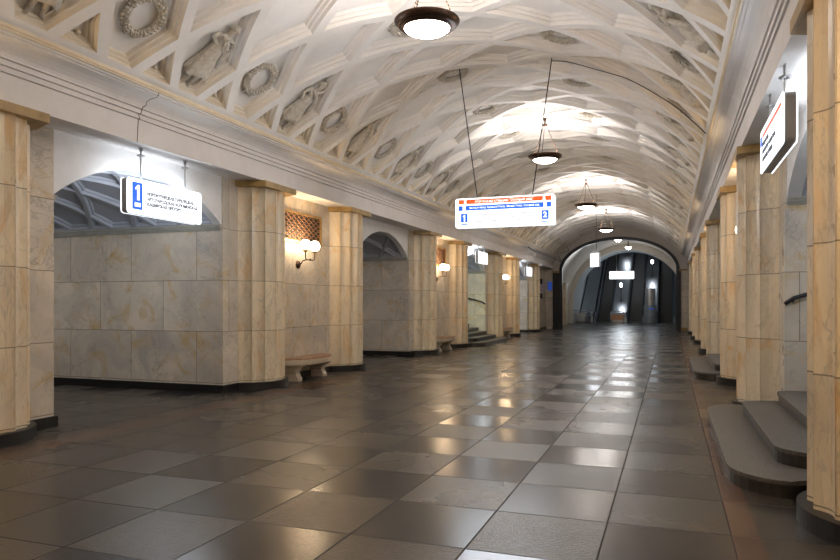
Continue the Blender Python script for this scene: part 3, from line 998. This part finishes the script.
def text(body, x, z, size, mat, parent, y=-.066, align='LEFT', xs=1.0, name='lettering', bold=0):
    cu = bpy.data.curves.new(name, 'FONT')
    cu.body = body; cu.size = size; cu.align_x = align; cu.align_y = 'CENTER'; cu.extrude = .0015; cu.offset = bold
    tmp = bpy.data.objects.new(name, cu); COL.objects.link(tmp)
    me = bpy.data.meshes.new_from_object(tmp.evaluated_get(bpy.context.evaluated_depsgraph_get()))
    bpy.data.objects.remove(tmp)
    me.materials.clear(); me.materials.append(M[mat])
    o = bpy.data.objects.new(name, me); COL.objects.link(o)
    o.parent = parent; o.location = (x, y, z); o.rotation_euler = (pi/2, 0, 0); o.scale = (xs, 1, 1)
    return o
def plate(x0, x1, z0, z1, mat, parent, y=-.0635, name='colour_field'):
    return MB().box(x0, x1, y-.001, y+.0035, z0, z1).build(name, mat, parent)
def digit_one(x, z, h, parent, y=-.069):
    q = [(.02, .5), (.16, .5), (.16, -.5), (-.04, -.5), (-.04, .24), (-.20, .16), (-.20, .30)]
    MB().prism([(x+a*h, z+b*h) for a, b in q], y, y+.003, 'y').build('lettering', 'sign_white', parent)
def rods(root, xs, z0, z1, disc=True, splay=0):
    for x in xs:
        mb = MB()
        mb.tube([(x, 0, z0), (x+splay*(1 if x > 0 else -1), 0, z1)], .012, 8)
        if disc:
            mb.lathe([(.012, 0), (.055, .005), (.055, .02), (.012, .03)], (x, 0, z1-.13), 14)
            mb.tube([(x-.045, 0, z1), (x, 0, z1-.1), (x+.045, 0, z1)], .006, 6)
        mb.build('hanger_rod', 'iron' if splay else 'steel', root)

# big sign across the hall
W_, H_ = 1.98, .58
big = lightbox('hanging_sign', (-3.07, 13.3, 3.42), 0, W_, H_, 'wide lit sign with an orange and a blue band hanging from the vault')
zt = .225; x0, x1 = -W_/2+.07, W_/2-.07
plate(x0-.01, x0+.10, zt-.047, zt+.045, 'sign_orange', big); plate(x0+.16, x1-.16, zt-.045, zt+.043, 'sign_orange', big); plate(x1-.10, x1+.01, zt-.047, zt+.045, 'sign_orange', big)
text('M', x0+.13, zt-.005, .10, 'sign_orange', big, align='CENTER'); text('M', x1-.13, zt-.005, .10, 'sign_orange', big, align='CENTER')
text('переход на станцию "Охотный ряд"', 0, zt-.003, .068, 'sign_white', big, y=-.070, align='CENTER', xs=1.0)
zt = .10
plate(x0-.01, x0+.08, zt-.05, zt+.047, 'sign_blue', big); plate(x0+.14, x1-.14, zt-.05, zt+.047, 'sign_blue', big); plate(x1-.08, x1+.01, zt-.05, zt+.047, 'sign_blue', big)
text('выход в город  Большой Театр  Малый Театр  Охотный ряд', 0, zt, .052, 'sign_white', big, y=-.070, align='CENTER', xs=.93)
for sx, d in ((-1, '1'), (1, '2')):
    cx = sx*(W_/2-.18)
    plate(cx-.07, cx+.07, -.185, -.01, 'sign_blue', big)
    if sx < 0: digit_one(cx, -.10, .13, big)
    else: text(d, cx, -.10, .14, 'sign_white', big, y=-.070, align='CENTER', bold=.005)
    plate(cx-.07, cx+.07, -.235, -.212, 'sign_blue', big)
for r in range(3):
    for sx in (-1, 1):
        text(('Новокузнецкая  Павелецкая', 'Автозаводская  Коломенская', 'Каширская  Орехово')[r] if sx < 0 else ('Тверская  Маяковская', 'Белорусская  Динамо', 'Аэропорт  Сокол')[r],
             sx*.36, -.04-.065*r, .042, 'ink', big, align='CENTER', bold=.0012)
for sx in (-1, 1):
    MB().tube([(sx*.55, 0, H_/2-.02), (sx*.93, 0, 2.93)], .011, 6).build('hanger_rod', 'iron', big)

# left passage sign: faces the hall (+X)
def passage_sign(sg, x, yc, zc, w, h, label, num, near=True):
    root = lightbox('hanging_sign', (x, yc, zc), pi/2 if sg < 0 else -pi/2, w, h, label, .12)
    rods(root, (-.3*w, .3*w), h/2-.02, H_CAP-zc-.002)
    return root
ls = passage_sign(-1, -7.26, 8.50, 3.15, 1.62, .50, 'lit sign with a blue number 1 hanging in the nearest left passage', '1')
plate(-.72, -.52, -.19, .20, 'sign_blue', ls)
digit_one(-.62, .055, .22, ls)
plate(-.675, -.565, -.15, -.095, 'sign_white', ls, y=-.069)
for r, tx in enumerate(('НОВОКУЗНЕЦКАЯ ПАВЕЛЕЦКАЯ', 'АВТОЗАВОДСКАЯ КОЛОМЕНСКАЯ', 'КАШИРСКАЯ ОРЕХОВО')):
    text(tx, -.43, .06-.075*r, .066, 'ink', ls, xs=1.0, bold=.0035)
rs_ = passage_sign(1, 1.03, 7.85, 3.31, 1.67, .46, 'lit sign seen edge-on hanging in front of the nearest right stairs', '2')
plate(-.62, .72, .13, .17, 'sign_red', rs_)
plate(-.78, -.68, .06, .17, 'sign_blue', rs_)
for r, tx in enumerate(('ВЫХОД В ГОРОД', 'БОЛЬШОЙ ТЕАТР  МАЛЫЙ ТЕАТР', 'ОХОТНЫЙ РЯД  ПЛОЩАДЬ')):
    text(tx, -.62, .05-.085*r, .06, 'ink', rs_, bold=.003)
s3 = passage_sign(-1, -7.0, OC[4]-.9, 3.42, 1.4, .44, 'small square-looking lit sign over the left stairs', '1')
s4 = passage_sign(-1, -7.0, OC[5]-.7, 3.3, 1.4, .44, 'farthest lit sign on the left before the end arch', '1')
# signs beyond the arch
e1 = lightbox('hanging_sign', (-3.75, 58.9, 3.98), 0, 1.95, .62, 'brightest white sign glowing in front of the escalators')
rods(e1, (-.4, .4), .28, 2.24, False)
e2 = lightbox('hanging_sign', (-5.0, 50, 4.72), radians(-50), 1.0, .95, 'tilted square white sign left of the escalator arch')
rods(e2, (-.2, .2), .45, 1.55, False)

# ------------------------------------------------------------ fittings near the far left pier
def speaker(y, z, label):
    root = empty('wall_intercom', (XC-PIER, y, z), label, 'intercom')
    MB().box(0, .12, -.14, .14, -.16, .16).build('housing', 'iron', root)
    mb = MB(); mb.lathe([(.001, .135), (.08, .13), (.10, .12)], seg=16, axis='x'); mb.build('speaker_mesh', 'greymetal', root)
speaker(42.5, 3.0, 'upper black box on the last left pier')
speaker(42.5, 2.1, 'lower black box on the last left pier')
o = MB().box(-.13, .13, -.01, .01, -.28, .28).build('notice_plate', 'blueplate'); o.location = (-7.28, Y_END-.05, 2.75)
tag(o, 'small blue notice on the wall beside the end arch', 'notice')

# cables
tag(MB().tube([V(s, 13.32+.03*sin(s*4), -.012-.02*abs(sin(s*2.7))) for s in [.9+(SMAX-.95)*k/30 for k in range(31)]], .009, 5).build('ceiling_cable', 'iron'),
    'thin black cable running down the vault from the big sign to the right cornice', 'cable')
pts = [(XC-FASC+.32, 34.5, 4.50), (XC-FASC+.36, 36, 4.38), (XC-FASC+.34, 39, 4.42), (XC-FASC+.36, 42, 4.40), (XC-3.5, 44.3, 4.3), (XC-3.7, 44.4, 4.8), (XC-3.0, 44.4, 5.0), (XC-3.25, 44.4, 5.5), (XC-2.9, 44.4, 5.35)]
tag(MB().tube(pts, .022, 6).build('loose_cable', 'iron'), 'loose dark cable looping over the left cornice near the end arch', 'cable')
tag(MB().tube([(XC, 31.0, 6.52), (XC, 31.0, 3.9)], .01, 5).build('suspended_wire', 'iron'), 'thin cord hanging down from the vault between the far lamps', 'cord')
# cracks in the left cornice plaster
mb = MB()
yk = 7.72
front = [(p[0]-.003, p[1]) for p in PROF[1:24]]
pts = [(XC-a, yk+.05*max(0, (b-4.15))*6+.02*sin(b*60), b) for a, b in front]
mb.tube(pts, .005, 4)
mb.build('crack', 'dark', bpy.data.objects['trim_1'])

# ------------------------------------------------------------ escalators
EY0, EY1 = 63.0, 92.0
def make_escalator(label):
    root = empty('escalator', (0, EY0, 0), label, 'escalator', 'three parallel escalators')
    w = .52
    mb = MB()
    nst = 62; d = .41
    prof = []
    mb.box(-w, w, -1.6, 0.0, .0, .03)
    for k in range(nst):
        z = max(0.0, (k)*d*TAN)
        mb.box(-w, w, k*d, (k+1)*d, z-.25 if k else 0.0, z+.03); mb.box(-w, w, k*d-.03, k*d, z, z+.03)
    mb.build('steps', 'stepmetal', root)
    for sx in (-1, 1):
        x = sx*(w+.1)
        mb = MB().prism([(-1.2, 0), (-1.2, .55), (-.9, .85), (.4, .85), (26, .85+25.6*TAN), (26, 24*TAN), (.6, 0)], min(x, x+sx*.12), max(x, x+sx*.12), 'x')
        mb.build('balustrade', 'escwall', root)
        MB().tube([(x+sx*.05, -1.22, .4), (x+sx*.05, -1.25, .65), (x+sx*.05, -1.05, .9), (x+sx*.05, .4, .92), (x+sx*.05, 26, .92+25.6*TAN)], .045, 8).build('handrail', 'rubber', root)
    return root
es = None
for x, lab in ((-5.55, 'left escalator behind the end arch'), (-2.85, 'middle escalator behind the end arch'), (-.35, 'right escalator behind the end arch, partly cut by the arch')):
    if es is None: es = o = make_escalator(lab)
    else: o = copy_tree(es); o['label'] = lab
    o.location = (x, EY0, 0)
# steel decks between the escalators, each with lamp standards
for x, w, lab in ((-4.2, .58, 'steel deck with lamp standards between left and middle escalators'), (-1.6, .5, 'steel deck with lamp standards between middle and right escalators'), (-7.0, .6, 'steel deck at the left wall of the escalator shaft')):
    root = empty('escalator_deck', (x, EY0, 0), lab, 'escalator deck')
    MB().prism([(-.9, 0), (-.9, .6), (-.6, .84), (.4, .84), (26, .84+25.6*TAN), (26, 24*TAN), (.6, 0)], -w/1, w/1, 'x').build('deck', 'steel', root)
    if x < -5: continue
    for k in ((0, 2) if x < -3 else (1,)):
        y = 2.2+k*4.0; z = .84+(y-.4)*TAN
        MB().lathe([(.12, 0), (.07, .05), (.035, .15), (.03, 1.1), (.06, 1.2), (.1, 1.25)], (0, y, z), 12).build('lamp_standard', 'bronze', root)
        MB().lathe([(.08, 1.25), (.11, 1.4), (.13, 1.6), (.001, 1.62)], (0, y, z), 12).build('lamp_glass', 'tube', root)
        lamp_point('bulb', (0, y-.1, z+1.8), 26, COLD, .1, root)
# attendant booth / control pillar and barriers
root = empty('control_booth', (-1.55, 60.6, 0), 'pale grey control booth with small blue lights before the escalators', 'booth')
MB().prism([(.5*cos(2*pi*k/20), .35*sin(2*pi*k/20)) for k in range(20)], 0, 1.5).build('body', 'escwall', root)
MB().prism([(.42*cos(2*pi*k/20), .3*sin(2*pi*k/20)) for k in range(20)], 1.5, 2.9).build('glazing', 'steel', root)
MB().box(-.12, .3, -.38, -.34, 1.15, 1.27).build('indicator_lights', 'blueplate', root)
root = empty('barrier_rail', (-7.3, 60.0, 0), 'curved steel barrier left of the escalators', 'barrier')
mb = MB()
for z in (.55, 1.05):
    mb.tube([(-1.0, 0, z), (.5, 0, z), (.8, .3, z), (.85, 1.6, z)], .03, 8)
for x in (-1.0, -.25, .5): mb.tube([(x, 0, 0), (x, 0, 1.05)], .025, 8)
mb.build('rail', 'steel', root)
MB().prism([(-1.0, .02), (.45, .02), (.7, .3), (.75, 1.5), (.6, 1.5), (.55, .35), (.4, .15), (-1.0, .15)], .1, .85).build('panel', 'steel', root)
root = empty('bench_gate', (-4.25, 60.9, 0), 'low gate frame standing at the foot of the steel deck', 'gate')
mb = MB()
for sx in (-1, 1):
    mb.tube([(sx*.55, 0, 0), (sx*.55, 0, .8), (sx*.45, .05, .95), (0, .08, 1.0)], .035, 8)
mb.build('frame', 'steel', root)
MB().box(-.5, .5, .0, .06, .25, .7).build('panel', 'copper', root)

# ------------------------------------------------------------ lights of side halls and passages
for sg in (-1, 1):
    for i in range(1, 6):
        y = OC[i]
        stair = (sg, i) in ((1, 2), (1, 3), (-1, 4))
        root = empty('fluorescent_lamp', (XC+sg*10.2, y, 4.12), 'tube lamp on the side hall ceiling '+('left ' if sg < 0 else 'right ')+'of passage %s' % ('at the camera', 'one', 'two', 'three', 'four')[i-1], 'tube lamp', 'tube lamps in the side halls')
        MB().box(-.08, .08, -.7, .7, 0, .078).build('housing', 'white', root)
        MB().tube([(0, -.65, -.02), (0, .65, -.02)], .02, 8).build('tube', 'tube', root)
        lamp_area('tube_light', (0, 0, -.06), (0, 0, 0), .3, 1.3, TUBE_W*(2.2 if stair else 1), COLD if stair else (1.0, .93, .88), root)
for sg, i, lab in ((1, 2, 'tube lamp under the vault above the nearest right steps'), (1, 3, 'tube lamp under the vault above the second right steps'), (-1, 4, 'tube lamp under the vault above the left steps'), (-1, 5, 'added fill tube lamp under the vault of the last left passage'), (-1, 2, 'added fill tube lamp under the vault of the nearest left passage'), (-1, 3, 'added fill tube lamp under the vault of the second left passage')):
    root = empty('fluorescent_lamp', (XC+sg*(5.6 if i > 3 or sg > 0 else 7.6), OC[i]-.9, 3.40), lab, 'tube lamp', 'tube lamps under the passage vaults')  # tubes in the level left passages are added fill to brighten their walls
    MB().box(-.6, .6, -.05, .05, .02, .07).build('housing', 'white', root)
    MB().tube([(-.55, 0, 0), (.55, 0, 0)], .02, 8).build('tube', 'tube', root)
    green = (sg, i) == (-1, 4)
    lamp_area('tube_light', (0, 0, -.05), (0, 0, 0), 1.1, .1, {2: 16, 3: 20, 4: 40, 5: 35}[i] * (.35 if sg < 0 and i < 4 else 1), (0.85, 1.0, 0.72) if green else COLD if (sg > 0 or i > 3) else (1.0, .95, .92), root)
